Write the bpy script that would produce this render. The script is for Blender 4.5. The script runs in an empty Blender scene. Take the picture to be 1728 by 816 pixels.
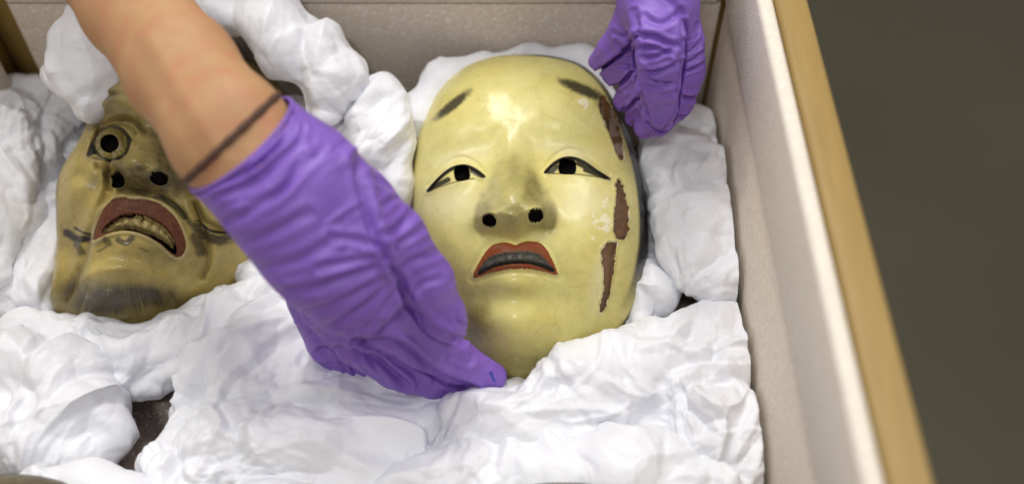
import bpy, math, random
import numpy as np

# ------------------------------------------------------------------ camera
S = bpy.context.scene
FPX, CX, CY = 1780.0, 864.0, 408.0            # focal length and centre in pixels of the photograph
TH = math.radians(37.7)                        # the camera looks this far off straight down
FW = np.array([0, math.sin(TH), -math.cos(TH)]); UPV = np.array([0, math.cos(TH), math.sin(TH)]); RT = np.array([1.0, 0, 0])
CAM = -0.66 * FW
cam = bpy.data.cameras.new('camera'); camo = bpy.data.objects.new('camera', cam); S.collection.objects.link(camo)
camo.location = CAM; camo.rotation_euler = (TH, 0, 0)
cam.sensor_width = 36; cam.lens = FPX / 1728 * 36; cam.clip_start = .02; cam.clip_end = 50
cam.dof.use_dof = True; cam.dof.focus_distance = .605; cam.dof.aperture_fstop = 2.6
S.camera = camo
# ------------------------------------------------------------------ light
w = bpy.data.worlds.new('World'); S.world = w; w.use_nodes = True
bg = w.node_tree.nodes['Background']; bg.inputs[0].default_value = (.97, .98, 1, 1); bg.inputs[1].default_value = .31


def area(name, loc, aim, sx, sy, power, col=(1, .97, .92)):
    l = bpy.data.lights.new(name, 'AREA'); l.shape = 'RECTANGLE'; l.size = sx; l.size_y = sy; l.energy = power; l.color = col
    o = bpy.data.objects.new(name, l); S.collection.objects.link(o); o.location = loc
    from mathutils import Vector
    o.rotation_euler = (Vector(aim) - Vector(loc)).to_track_quat('-Z', 'Y').to_euler()
    return o


area('added_fill_light', (-.28, 1.05, 1.95), (0, 0, 0), .16, 1.2, 27)
area('added_fill_light', (-1.15, .35, 1.95), (0, 0, 0), .16, 1.2, 11)
area('added_fill_light', (-.30, -1.15, 2.0), (0, 0, 0), .34, .12, 10)
area('added_fill_light', (1.15, .2, 1.95), (0, 0, 0), .3, 1.2, 15)  # fill added on the right to brighten the tissue, no known fixture
S.view_settings.view_transform = 'Standard'; S.view_settings.look = 'None'; S.view_settings.exposure = 0; S.view_settings.gamma = 1
S.view_settings.use_curve_mapping = False

rng = np.random.default_rng(7)


# ------------------------------------------------------------------ helpers: rays, noise, polygons
def ray(px, py):
    px = np.asarray(px, float); py = np.asarray(py, float)
    return FW + ((px - CX) / FPX)[..., None] * RT - ((py - CY) / FPX)[..., None] * UPV


def at_t(px, py, t):                            # the point t metres deep on the ray through a pixel
    return CAM + ray(px, py) * np.asarray(t, float)[..., None]


def at_z(px, py, z):                            # the point at height z
    d = ray(px, py); t = (z - CAM[2]) / d[..., 2]
    return CAM + d * t[..., None]


def at_plane(px, py, o, n):
    d = ray(px, py); t = ((o - CAM) @ n) / (d @ n)
    return CAM + d * t[..., None]


def proj(p):
    q = p - CAM; z = q @ FW
    return CX + FPX * (q @ RT) / z, CY - FPX * (q @ UPV) / z, z


_T = rng.random((32, 32, 32)).astype(np.float32) * 2 - 1


def noise(p, f, seed=0):
    p = p * f + seed * 7.31
    i = np.floor(p).astype(np.int64); t = p - i; t = t * t * t * (t * (t * 6 - 15) + 10)
    i0 = i & 31; i1 = (i + 1) & 31; x, y, z = t[:, 0], t[:, 1], t[:, 2]
    def g(a, b, c): return _T[a, b, c]
    c00 = g(i0[:, 0], i0[:, 1], i0[:, 2]) * (1 - x) + g(i1[:, 0], i0[:, 1], i0[:, 2]) * x
    c10 = g(i0[:, 0], i1[:, 1], i0[:, 2]) * (1 - x) + g(i1[:, 0], i1[:, 1], i0[:, 2]) * x
    c01 = g(i0[:, 0], i0[:, 1], i1[:, 2]) * (1 - x) + g(i1[:, 0], i0[:, 1], i1[:, 2]) * x
    c11 = g(i0[:, 0], i1[:, 1], i1[:, 2]) * (1 - x) + g(i1[:, 0], i1[:, 1], i1[:, 2]) * x
    return (c00 * (1 - y) + c10 * y) * (1 - z) + (c01 * (1 - y) + c11 * y) * z


def fbm(p, f, n=3, seed=0):
    return sum(noise(p, f * 2 ** k, seed + k) * .5 ** k for k in range(n))


def noise2(x, y, f, seed=0):
    return noise(np.stack([x, y, np.full_like(x, .37 + seed)], 1), f, seed)


def sstep(a, b, x):
    t = np.clip((x - a) / (b - a), 0, 1); return t * t * (3 - 2 * t)


def smooth_poly(pts, n=4, closed=True):
    p = np.array(pts, float); out = []
    N = len(p)
    for i in range(N if closed else N - 1):
        if closed: a, b, c, d = p[i - 1], p[i], p[(i + 1) % N], p[(i + 2) % N]
        else: a, b, c, d = p[max(i - 1, 0)], p[i], p[i + 1], p[min(i + 2, N - 1)]
        for k in range(n):
            t = k / n
            out.append(.5 * (2 * b + (c - a) * t + (2 * a - 5 * b + 4 * c - d) * t * t + (3 * b - a - 3 * c + d) * t ** 3))
    if not closed: out.append(p[-1])
    return np.array(out)


def seg_dist(x, y, pts, closed=False):           # distance to a polyline
    p = np.asarray(pts, float); best = np.full(x.shape, 1e9)
    q = np.roll(p, -1, 0) if closed else p[1:]
    for a, b in zip(p, q):
        d = b - a; L = d @ d + 1e-12
        t = np.clip(((x - a[0]) * d[0] + (y - a[1]) * d[1]) / L, 0, 1)
        best = np.minimum(best, (x - a[0] - t * d[0]) ** 2 + (y - a[1] - t * d[1]) ** 2)
    return np.sqrt(best)


def poly_sd(x, y, pts):                          # signed distance, negative inside; only near the polygon
    p = np.asarray(pts, float); out = np.full(x.shape, 60.0)
    m = (x > p[:, 0].min() - 50) & (x < p[:, 0].max() + 50) & (y > p[:, 1].min() - 50) & (y < p[:, 1].max() + 50)
    xs, ys = x[m], y[m]; d = seg_dist(xs, ys, p, True); ins = np.zeros(xs.shape, bool)
    for a, b in zip(p, np.roll(p, -1, 0)):
        if a[1] == b[1]: continue
        c = (a[1] > ys) != (b[1] > ys)
        ins ^= c & (xs < (b[0] - a[0]) * (ys - a[1]) / (b[1] - a[1]) + a[0])
    out[m] = np.where(ins, -d, d); return out


def gau(x, y, cx, cy, sx, sy, ang=0):
    c, s = math.cos(math.radians(ang)), math.sin(math.radians(ang)); dx, dy = x - cx, y - cy
    return np.exp(-.5 * (((dx * c + dy * s) / sx) ** 2 + ((-dx * s + dy * c) / sy) ** 2))


# ------------------------------------------------------------------ helpers: meshes
def mesh_obj(name, V, F, mat, parent=None, attrs=None, normals=None, smooth=True):
    me = bpy.data.meshes.new(name)
    V = np.asarray(V, np.float32); F = np.asarray(F, np.int32); k = F.shape[1]
    me.vertices.add(len(V)); me.vertices.foreach_set('co', V.ravel())
    me.loops.add(F.size); me.loops.foreach_set('vertex_index', F.ravel())
    me.polygons.add(len(F)); me.polygons.foreach_set('loop_start', np.arange(0, F.size, k, dtype=np.int32))
    me.update(calc_edges=True)
    me.polygons.foreach_set('use_smooth', np.full(len(F), smooth)); me.validate()
    for an, a in (attrs or {}).items():
        c = np.ones((len(V), 4), np.float32); c[:, :a.shape[1]] = a
        at = me.attributes.new(an, 'FLOAT_COLOR', 'POINT'); at.data.foreach_set('color', c.ravel())
    if normals is not None: me.normals_split_custom_set_from_vertices(normals.astype(np.float32).tolist())
    me.materials.append(mat)
    o = bpy.data.objects.new(name, me); S.collection.objects.link(o)
    if parent: o.parent = parent; o.matrix_parent_inverse = parent.matrix_basis.inverted()
    return o


def empty(name, loc):
    o = bpy.data.objects.new(name, None); S.collection.objects.link(o); o.location = loc; o.empty_display_size = .02
    return o


def tag(o, label, cat, group=None, kind=None):
    if label: o['label'] = label
    if cat: o['category'] = cat
    if group: o['group'] = group
    if kind: o['kind'] = kind
    return o


def vnormals(V, F):
    n = np.zeros_like(V); k = F.shape[1]
    fn = np.cross(V[F[:, 2]] - V[F[:, 0]], V[F[:, 3 % k if k == 4 else 1]] - V[F[:, 1 if k == 4 else 0]]) if k == 4 else np.cross(V[F[:, 1]] - V[F[:, 0]], V[F[:, 2]] - V[F[:, 0]])
    for j in range(k):
        for c in range(3): n[:, c] += np.bincount(F[:, j], fn[:, c], len(V))
    return n / (np.linalg.norm(n, axis=1, keepdims=True) + 1e-12)


def box_mesh(x0, x1, y0, y1, z0, z1, b=.002):
    import bmesh
    from mathutils import Matrix
    bm = bmesh.new(); bmesh.ops.create_cube(bm, size=1)
    for v in bm.verts: v.co = ((x0 + x1) / 2 + v.co.x * (x1 - x0), (y0 + y1) / 2 + v.co.y * (y1 - y0), (z0 + z1) / 2 + v.co.z * (z1 - z0))
    bmesh.ops.bevel(bm, geom=bm.edges[:], offset=b, segments=3, profile=.5, affect='EDGES')
    return bm


def bm_obj(name, bm, mat, parent=None):
    me = bpy.data.meshes.new(name); bm.to_mesh(me); bm.free(); me.materials.append(mat)
    for p in me.polygons: p.use_smooth = True
    try: me.set_sharp_from_angle(angle=math.radians(40))
    except Exception: pass
    o = bpy.data.objects.new(name, me); S.collection.objects.link(o)
    if parent: o.parent = parent; o.matrix_parent_inverse = parent.matrix_basis.inverted()
    return o


# signed distance field of blended round cones -> surface-nets mesh
class SDF:
    def __init__(s, pts, rad, h):
        pts = np.asarray(pts); r = max(rad) + 6 * h + .006
        s.h = h; s.o = pts.min(0) - r; s.n = np.ceil((pts.max(0) + r - s.o) / h).astype(int) + 1
        s.F = np.full(s.n, .05, np.float32); s.ax = [s.o[k] + np.arange(s.n[k]) * h for k in range(3)]

    def cone(s, a, b, ra, rb, k=.004, flat=None, sub=False, twist=None):
        a = np.asarray(a, float); b = np.asarray(b, float); R = max(ra, rb) + 4 * k + .004
        lo = np.maximum(((np.minimum(a, b) - R - s.o) / s.h).astype(int), 0); hi = np.minimum(((np.maximum(a, b) + R - s.o) / s.h).astype(int) + 2, s.n)
        sl = tuple(slice(l, q) for l, q in zip(lo, hi))
        X = s.ax[0][sl[0]][:, None, None] - a[0]; Y = s.ax[1][sl[1]][None, :, None] - a[1]; Z = s.ax[2][sl[2]][None, None, :] - a[2]
        d = b - a; L = d @ d + 1e-12
        t = np.clip((X * d[0] + Y * d[1] + Z * d[2]) / L, 0, 1)
        X = X - t * d[0]; Y = Y - t * d[1]; Z = Z - t * d[2]
        if flat is not None:
            n, f = flat; q = (X * n[0] + Y * n[1] + Z * n[2]) * (f - 1); X = X + q * n[0]; Y = Y + q * n[1]; Z = Z + q * n[2]
        D = np.sqrt(X * X + Y * Y + Z * Z) - (ra + (rb - ra) * t)
        G = s.F[sl]
        if sub: D = -D; hh = np.maximum(k - np.abs(G - D), 0) / k; s.F[sl] = np.maximum(G, D) + hh * hh * k * .25
        else: hh = np.maximum(k - np.abs(G - D), 0) / k; s.F[sl] = np.minimum(G, D) - hh * hh * k * .25

    def chain(s, pts, rad, k=.004, flat=None):
        if len(pts) == 1: s.cone(pts[0], pts[0], rad[0], rad[0], k, flat)
        for i in range(len(pts) - 1): s.cone(pts[i], pts[i + 1], rad[i], rad[i + 1], k, flat)

    def mesh(s, relax=4):
        F = s.F; ins = F < 0; n = s.n
        cnt = sum(ins[i:n[0] - 1 + i, j:n[1] - 1 + j, k:n[2] - 1 + k].astype(np.int8) for i in (0, 1) for j in (0, 1) for k in (0, 1))
        act = np.argwhere((cnt > 0) & (cnt < 8)); idx = np.full(cnt.shape, -1, np.int32); idx[tuple(act.T)] = np.arange(len(act))
        co = np.array([(i, j, k) for i in (0, 1) for j in (0, 1) for k in (0, 1)])
        val = np.stack([F[act[:, 0] + c[0], act[:, 1] + c[1], act[:, 2] + c[2]] for c in co], 1)
        P = np.zeros((len(act), 3)); N = np.zeros(len(act))
        for a in range(8):
            for b in range(a + 1, 8):
                if np.abs(co[a] - co[b]).sum() != 1: continue
                m = (val[:, a] < 0) != (val[:, b] < 0); t = val[m, a] / (val[m, a] - val[m, b])
                P[m] += co[a] + t[:, None] * (co[b] - co[a]); N[m] += 1
        V = s.o + (act + P / N[:, None]) * s.h
        Q = []
        for ax in range(3):
            u, v = (ax + 1) % 3, (ax + 2) % 3
            A = np.moveaxis(ins, ax, 0); d = A[1:] != A[:-1]; e = np.argwhere(d); e2 = np.zeros_like(e)
            e2[:, ax] = e[:, 0]; oth = [k for k in range(3) if k != ax]; e2[:, oth[0]] = e[:, 1]; e2[:, oth[1]] = e[:, 2]
            e2 = e2[(e2[:, u] > 0) & (e2[:, v] > 0) & (e2[:, u] < n[u] - 1) & (e2[:, v] < n[v] - 1)]
            eu = np.zeros(3, int); eu[u] = 1; ev = np.zeros(3, int); ev[v] = 1
            q = np.stack([idx[tuple((e2 - eu - ev).T)], idx[tuple((e2 - ev).T)], idx[tuple(e2.T)], idx[tuple((e2 - eu).T)]], 1)
            fl = ~ins[tuple(e2.T)]; q[fl] = q[fl][:, ::-1]; Q.append(q)
        Q = np.concatenate(Q); Q = Q[(Q >= 0).all(1)]
        return laplace(V, Q, relax), Q


def edges_of(F):
    e = np.concatenate([F[:, [i, (i + 1) % F.shape[1]]] for i in range(F.shape[1])]); e.sort(1)
    e = np.unique(e[:, 0].astype(np.int64) * (1 << 32) + e[:, 1]); return (e >> 32).astype(np.int64), (e & 0xffffffff).astype(np.int64)


def laplace(V, F, it, lam=.5):
    a, b = edges_of(F); n = len(V); deg = np.bincount(a, minlength=n) + np.bincount(b, minlength=n)
    for _ in range(it):
        s = np.stack([np.bincount(a, V[b, c], n) + np.bincount(b, V[a, c], n) for c in range(3)], 1) / np.maximum(deg, 1)[:, None]
        V = V + lam * (s - V)
    return V


def buckle(V, F, excess, pull, it=60, bend=.12):
    """Grow every edge by `excess` and let the sheet fold: crumpled film over a soft body."""
    a, b = edges_of(F); n = len(V); B = V.copy(); deg = np.bincount(a, minlength=n) + np.bincount(b, minlength=n)
    return a, b, B, deg


# ------------------------------------------------------------------ materials
def M(name, base, rough=.5, **kw):
    m = bpy.data.materials.new(name); m.use_nodes = True; nt = m.node_tree; b = nt.nodes['Principled BSDF']
    b.inputs['Base Color'].default_value = (*base, 1); b.inputs['Roughness'].default_value = rough
    for k, v in kw.items(): b.inputs[k.replace('_', ' ')].default_value = v
    return m, nt, b


def N(nt, t, **kw):
    n = nt.nodes.new(t)
    for k, v in kw.items():
        if k in n.inputs: n.inputs[k].default_value = v
        else: setattr(n, k, v)
    return n


def coords(nt, scale=1.0):
    g = N(nt, 'ShaderNodeNewGeometry'); return g.outputs['Position']


def nz(nt, scale, detail=3, rough=.55, kind='ShaderNodeTexNoise', vec=None):
    n = N(nt, kind); n.inputs['Scale'].default_value = scale
    if kind == 'ShaderNodeTexNoise': n.inputs['Detail'].default_value = detail; n.inputs['Roughness'].default_value = rough
    nt.links.new(vec or coords(nt), n.inputs['Vector']); return n


def ramp(nt, src, stops):
    r = N(nt, 'ShaderNodeValToRGB'); cr = r.color_ramp
    while len(cr.elements) < len(stops): cr.elements.new(.5)
    for e, (p, c) in zip(cr.elements, stops): e.position = p; e.color = (*c, 1) if len(c) == 3 else c
    nt.links.new(src, r.inputs[0]); return r.outputs[0]


def mix(nt, f, a, b, mode='MIX'):
    n = N(nt, 'ShaderNodeMix', data_type='RGBA', blend_type=mode)
    for s, v in ((n.inputs[0], f), (n.inputs[6], a), (n.inputs[7], b)):
        if hasattr(v, 'is_output'): nt.links.new(v, s)
        elif isinstance(v, (int, float)): s.default_value = v
        else: s.default_value = (*v, 1)
    return n.outputs[2]


def bump(nt, b, src, strength, dist):
    n = N(nt, 'ShaderNodeBump'); n.inputs['Strength'].default_value = strength; n.inputs['Distance'].default_value = dist
    nt.links.new(src, n.inputs['Height'])
    if b.inputs['Normal'].links: nt.links.new(b.inputs['Normal'].links[0].from_socket, n.inputs['Normal'])
    nt.links.new(n.outputs[0], b.inputs['Normal'])


def lacquer(name, c0, c1, grime_shade, ink, pale, rough=.3, crack=.25):
    m, nt, b = M(name, c0, rough)
    b.inputs['Specular IOR Level'].default_value = .28; b.inputs['Coat Weight'].default_value = .2; b.inputs['Coat Roughness'].default_value = .17
    big = nz(nt, 38, 4).outputs[0]; fine = nz(nt, 900, 3, .7).outputs[0]; mid = nz(nt, 190, 4, .65).outputs[0]
    c = mix(nt, ramp(nt, big, [(.35, (0, 0, 0)), (.65, (1, 1, 1))]), c0, c1)
    c = mix(nt, ramp(nt, mid, [(.45, (0, 0, 0)), (.8, (.22, .22, .22))]), c, grime_shade)
    c = mix(nt, ramp(nt, fine, [(.62, (0, 0, 0)), (.8, (.2, .2, .2))]), c, grime_shade)
    # hairline cracks in the old gesso
    wv = nz(nt, 55, 3).outputs[1]; ad = N(nt, 'ShaderNodeVectorMath', operation='SCALE'); ad.inputs['Scale'].default_value = .012; nt.links.new(wv, ad.inputs[0])
    a2 = N(nt, 'ShaderNodeVectorMath', operation='ADD'); nt.links.new(coords(nt), a2.inputs[0]); nt.links.new(ad.outputs[0], a2.inputs[1])
    vo = N(nt, 'ShaderNodeTexVoronoi', feature='DISTANCE_TO_EDGE'); vo.inputs['Scale'].default_value = 42; nt.links.new(a2.outputs[0], vo.inputs['Vector'])
    ck = ramp(nt, vo.outputs[0], [(0, (1, 1, 1)), (.022, (0, 0, 0))])
    pm = ramp(nt, nz(nt, 25, 2).outputs[0], [(.5, (0, 0, 0)), (.62, (1, 1, 1))])
    ckm = mix(nt, 1.0, ck, pm, 'MULTIPLY'); cs = mix(nt, 1.0, ckm, (crack,) * 3, 'MULTIPLY')
    c = mix(nt, cs, c, grime_shade)
    at = N(nt, 'ShaderNodeAttribute', attribute_name='paint'); sp = N(nt, 'ShaderNodeSeparateColor'); nt.links.new(at.outputs['Color'], sp.inputs[0])
    # dirt and painted shade, with a grainy edge
    gm = mix(nt, 1.0, sp.outputs[1], ramp(nt, mid, [(.25, (.72,) * 3), (.6, (1, 1, 1))]), 'MULTIPLY')
    c = mix(nt, gm, c, grime_shade); c = mix(nt, sp.outputs[2], c, pale); c = mix(nt, sp.outputs[0], c, ink)
    nt.links.new(c, b.inputs['Base Color'])
    nt.links.new(ramp(nt, mid, [(.3, (rough * .75,) * 3), (.75, (rough * 1.5,) * 3)]), b.inputs['Roughness'])
    bump(nt, b, mid, .12, .0012); bump(nt, b, fine, .16, .0004); bump(nt, b, ckm, .12, -.0004)
    return m


PALE = lacquer('aged_cream_lacquer', (.69, .625, .245), (.65, .565, .185), (.23, .19, .048), (.018, .016, .013), (.82, .76, .55))
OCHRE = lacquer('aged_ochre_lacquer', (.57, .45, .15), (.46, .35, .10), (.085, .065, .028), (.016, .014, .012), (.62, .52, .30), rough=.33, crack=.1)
DARKM = lacquer('dark_brown_lacquer', (.13, .10, .032), (.09, .066, .022), (.04, .03, .015), (.02, .02, .02), (.3, .25, .12), rough=.4)
INK, nt, b = M('black_paint', (.010, .010, .010), .4); b.inputs['Specular IOR Level'].default_value = .2
HOLE, nt, b = M('dark_inside', (.006, .005, .005), .9); b.inputs['Specular IOR Level'].default_value = 0  # black lacquer; also stands in for the dark inside pupils, nostrils and mouths
REDLIP, nt, b = M('worn_red_lip_paint', (.34, .07, .028), .36); b.inputs['Specular IOR Level'].default_value = .25
c = mix(nt, ramp(nt, nz(nt, 260, 4, .7).outputs[0], [(.4, (0, 0, 0)), (.72, (1, 1, 1))]), (.25, .048, .016), (.19, .085, .026)); nt.links.new(c, b.inputs['Base Color'])
bump(nt, b, nz(nt, 500).outputs[0], .2, .0006)
BROWNLIP, nt, b = M('worn_brown_lip_paint', (.15, .05, .03), .55); b.inputs['Specular IOR Level'].default_value = .25
c = mix(nt, ramp(nt, nz(nt, 260, 4, .7).outputs[0], [(.4, (0, 0, 0)), (.72, (1, 1, 1))]), (.10, .026, .016), (.15, .065, .025)); nt.links.new(c, b.inputs['Base Color'])
bump(nt, b, nz(nt, 500).outputs[0], .25, .0008)
TEETH, nt, b = M('blackened_teeth', (.085, .08, .066), .3); b.inputs['Specular IOR Level'].default_value = .25
c = mix(nt, ramp(nt, nz(nt, 420, 4, .7).outputs[0], [(.45, (0, 0, 0)), (.8, (1, 1, 1))]), (.075, .072, .062), (.16, .145, .10)); nt.links.new(c, b.inputs['Base Color'])
GOLD, nt, b = M('gilded_teeth', (.36, .27, .09), .4, Metallic=.1)
c = mix(nt, ramp(nt, nz(nt, 420, 4, .7).outputs[0], [(.4, (0, 0, 0)), (.75, (1, 1, 1))]), (.42, .325, .12), (.19, .14, .05)); nt.links.new(c, b.inputs['Base Color'])
EYEGOLD, nt, b = M('gilded_eye', (.24, .185, .045), .22, Metallic=.4)
WOUND, nt, b = M('bare_brown_undercoat', (.13, .05, .015), .24); b.inputs['Specular IOR Level'].default_value = .5
c = mix(nt, ramp(nt, nz(nt, 160, 4, .65).outputs[0], [(.35, (0, 0, 0)), (.7, (1, 1, 1))]), (.16, .068, .014), (.055, .024, .012)); nt.links.new(c, b.inputs['Base Color'])
c = mix(nt, ramp(nt, nz(nt, 700, 3, .7).outputs[0], [(.64, (0, 0, 0)), (.72, (.5, .5, .5))]), c, (.30, .22, .16))
at = N(nt, 'ShaderNodeAttribute', attribute_name='paint'); sp = N(nt, 'ShaderNodeSeparateColor'); nt.links.new(at.outputs['Color'], sp.inputs[0])
c = mix(nt, sp.outputs[2], c, (.27, .20, .15)); nt.links.new(c, b.inputs['Base Color'])
gv = N(nt, 'ShaderNodeMapping'); gv.inputs['Scale'].default_value = (6, 1, 1); nt.links.new(coords(nt), gv.inputs[0])
bump(nt, b, nz(nt, 300, 4, .7).outputs[0], .35, .002); bump(nt, b, nz(nt, 260, 3, .6, vec=gv.outputs[0]).outputs[0], .4, .0012); b.inputs['Coat Weight'].default_value = .3; b.inputs['Coat Roughness'].default_value = .15

PAPER, nt, b = M('white_tissue', (.74, .745, .785), .5)
b.inputs['Sheen Weight'].default_value = .1


def creases(nt, scale):                            # the same facet relief as the geometry, one size finer
    wv = nz(nt, 60, 2).outputs[1]; sc = N(nt, 'ShaderNodeVectorMath', operation='SCALE'); sc.inputs['Scale'].default_value = .006; nt.links.new(wv, sc.inputs[0])
    ad = N(nt, 'ShaderNodeVectorMath', operation='ADD'); nt.links.new(coords(nt), ad.inputs[0]); nt.links.new(sc.outputs[0], ad.inputs[1]); sq = []
    for off in (0, 3.7):
        o = N(nt, 'ShaderNodeVectorMath', operation='ADD'); o.inputs[1].default_value = (off, off * .7, off * 1.3); nt.links.new(ad.outputs[0], o.inputs[0])
        v = N(nt, 'ShaderNodeTexVoronoi'); v.inputs['Scale'].default_value = scale; nt.links.new(o.outputs[0], v.inputs['Vector'])
        m = N(nt, 'ShaderNodeMath', operation='POWER'); m.inputs[1].default_value = 2; nt.links.new(v.outputs['Distance'], m.inputs[0]); sq.append(m.outputs[0])
    d = N(nt, 'ShaderNodeMath', operation='SUBTRACT'); nt.links.new(sq[0], d.inputs[0]); nt.links.new(sq[1], d.inputs[1]); return d.outputs[0]


thin = ramp(nt, creases(nt, 24), [(.44, (.775, .785, .835)), (.54, (.80, .81, .86))]); nt.links.new(thin, b.inputs['Base Color'])      # one layer or two
bump(nt, b, creases(nt, 90), .16, .002); bump(nt, b, creases(nt, 230), .14, .0008); bump(nt, b, nz(nt, 1500, 2).outputs[0], .1, .0003)
NITRILE, nt, b = M('purple_nitrile', (.25, .115, .47), .48)
c = mix(nt, ramp(nt, nz(nt, 60, 3).outputs[0], [(.35, (0, 0, 0)), (.7, (1, 1, 1))]), (.198, .095, .455), (.232, .115, .51)); nt.links.new(c, b.inputs['Base Color'])
bump(nt, b, nz(nt, 240, 4, .6).outputs[0], .10, .0025); bump(nt, b, nz(nt, 2600, 2).outputs[0], .1, .0002)
BLUE, nt, b = M('blue_ink', (.03, .06, .40), .5)
SKIN, nt, b = M('skin', (.60, .36, .19), .58)
c = mix(nt, ramp(nt, nz(nt, 45, 4).outputs[0], [(.3, (0, 0, 0)), (.7, (1, 1, 1))]), (.47, .265, .122), (.42, .215, .098)); nt.links.new(c, b.inputs['Base Color'])
fr = ramp(nt, nz(nt, 330, 3, .6).outputs[0], [(.66, (0, 0, 0)), (.78, (.35, .35, .35))]); c = mix(nt, fr, c, (.26, .11, .05)); c = mix(nt, ramp(nt, nz(nt, 90, 3).outputs[0], [(.45, (0, 0, 0)), (.72, (.8, .8, .8))]), c, (.47, .20, .105)); nt.links.new(c, b.inputs['Base Color'])
b.inputs['Subsurface Weight'].default_value = .2; b.inputs['Subsurface Radius'].default_value = (.008, .003, .0015)
bump(nt, b, nz(nt, 1300, 3, .7).outputs[0], .12, .0005)
BAND, nt, b = M('brown_elastic', (.085, .038, .024), .7)
bump(nt, b, nz(nt, 1500, 2).outputs[0], .5, .0008)
SLEEVE, nt, b = M('dark_sleeve', (.02, .018, .022), .85)
bump(nt, b, nz(nt, 900, 3).outputs[0], .5, .001)


def foam_mat(name, base, dark, fleck=(.95, .93, .88)):
    m, nt, b = M(name, base, .5)
    vo = nz(nt, 700, kind='ShaderNodeTexVoronoi'); n = nz(nt, 260, 4, .7).outputs[0]; big = nz(nt, 9, 3).outputs[0]
    c = mix(nt, ramp(nt, n, [(.35, (0, 0, 0)), (.7, (1, 1, 1))]), dark, base)
    fl = ramp(nt, nz(nt, 430, 2, .6).outputs[0], [(.60, (0, 0, 0)), (.68, (1, 1, 1))])
    c = mix(nt, fl, c, fleck); nt.links.new(c, b.inputs['Base Color'])
    rr = mix(nt, fl, (.6,) * 3, (.18,) * 3); nt.links.new(rr, b.inputs['Roughness'])
    bump(nt, b, vo.outputs[0], .22, .0010); bump(nt, b, nz(nt, 800, 2, .6).outputs[0], .35, .0006); bump(nt, b, big, .25, .01)
    return m


FOAM = foam_mat('grey_polyethylene_foam', (.84, .745, .63), (.69, .60, .50))
FOAMUP = foam_mat('pale_polyethylene_foam', (.78, .715, .62), (.69, .63, .54), (.78, .74, .66))
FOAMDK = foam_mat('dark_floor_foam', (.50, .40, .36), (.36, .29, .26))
WOOD, nt, b = M('pale_plywood', (.55, .36, .13), .5)
mp = N(nt, 'ShaderNodeMapping'); mp.inputs['Scale'].default_value = (9, .7, 9); nt.links.new(coords(nt), mp.inputs[0])
wn = nz(nt, 40, 5, .65, vec=mp.outputs[0]).outputs[0]
c = mix(nt, ramp(nt, wn, [(.3, (0, 0, 0)), (.72, (1, 1, 1))]), (.29, .185, .052), (.35, .23, .070)); nt.links.new(c, b.inputs['Base Color']); bump(nt, b, wn, .2, .001)
GROUND, nt, b = M('dark_grey_floor', (.06, .055, .042), .55)
c = mix(nt, ramp(nt, nz(nt, 2.2, 5).outputs[0], [(.3, (0, 0, 0)), (.7, (1, 1, 1))]), (.053, .043, .022), (.066, .055, .031)); nt.links.new(c, b.inputs['Base Color'])

# ------------------------------------------------------------------ the setting and the crate
XR, XL, YB, YF, ZT, ZF = .132, -.334, .127, -.46, .154, -.052     # inner faces of the foam, rim and floor heights
fl = bm_obj('floor', box_mesh(-4, 4, -4, 4, -1.0, -.72, .01), GROUND); tag(fl, None, None, kind='structure')
cr = empty('packing_crate', ((XL + XR) / 2, (YB + YF) / 2, ZF - .02))
tag(cr, 'open plywood crate lined with grey speckled foam holding the masks', 'crate')
ft, wt = .0095, .0175
bm_obj('crate_floor', box_mesh(XL - ft - wt, XR + ft + wt, YF - ft - wt, YB + ft + wt, ZF - .03, ZF - .012), WOOD, cr)
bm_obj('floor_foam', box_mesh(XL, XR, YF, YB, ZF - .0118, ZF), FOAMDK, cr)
for x0, x1, y0, y1 in ((XR + ft, XR + ft + wt, YF - ft - wt, YB + ft + wt), (XL - ft - wt, XL - ft, YF - ft - wt, YB + ft + wt),
                       (XL - ft + .0005, XR + ft - .0005, YB + ft, YB + ft + wt), (XL - ft + .0005, XR + ft - .0005, YF - ft - wt, YF - ft)):
    bm_obj('side_panel', box_mesh(x0, x1, y0, y1, ZF - .0115, ZT, .0025), WOOD, cr)
zb = .094
g = .0035
# lower liners stop short of each other at the corners, where the wood shows
for x0, x1, y0, y1 in ((XR + .003, XR + ft - .0004, YF, YB - g), (XL - ft + .0004, XL, YF, YB - .016), (XL + .012, XR + .0015, YB, YB + ft - .0004), (XL, XR, YF - ft + .0004, YF)):
    bm_obj('foam_liner', box_mesh(x0, x1, y0, y1, ZF + .0005, zb - (.0106 if y0 > 0 else .0006), .0015), FOAM, cr)
for x0, x1, y0, y1 in ((XR, XR + ft - .0004, YF, YB - .001), (XL - ft + .0004, XL - .001, YF, YB - .016), (XL + .012, XR - .0005, YB - .002, YB + ft - .0004), (XL, XR, YF - ft + .0004, YF)):
    bm_obj('upper_foam_strip', box_mesh(x0, x1, y0, y1, zb - (.010 if y0 > 0 else 0), ZT - .0015, .003), FOAMUP, cr)
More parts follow.
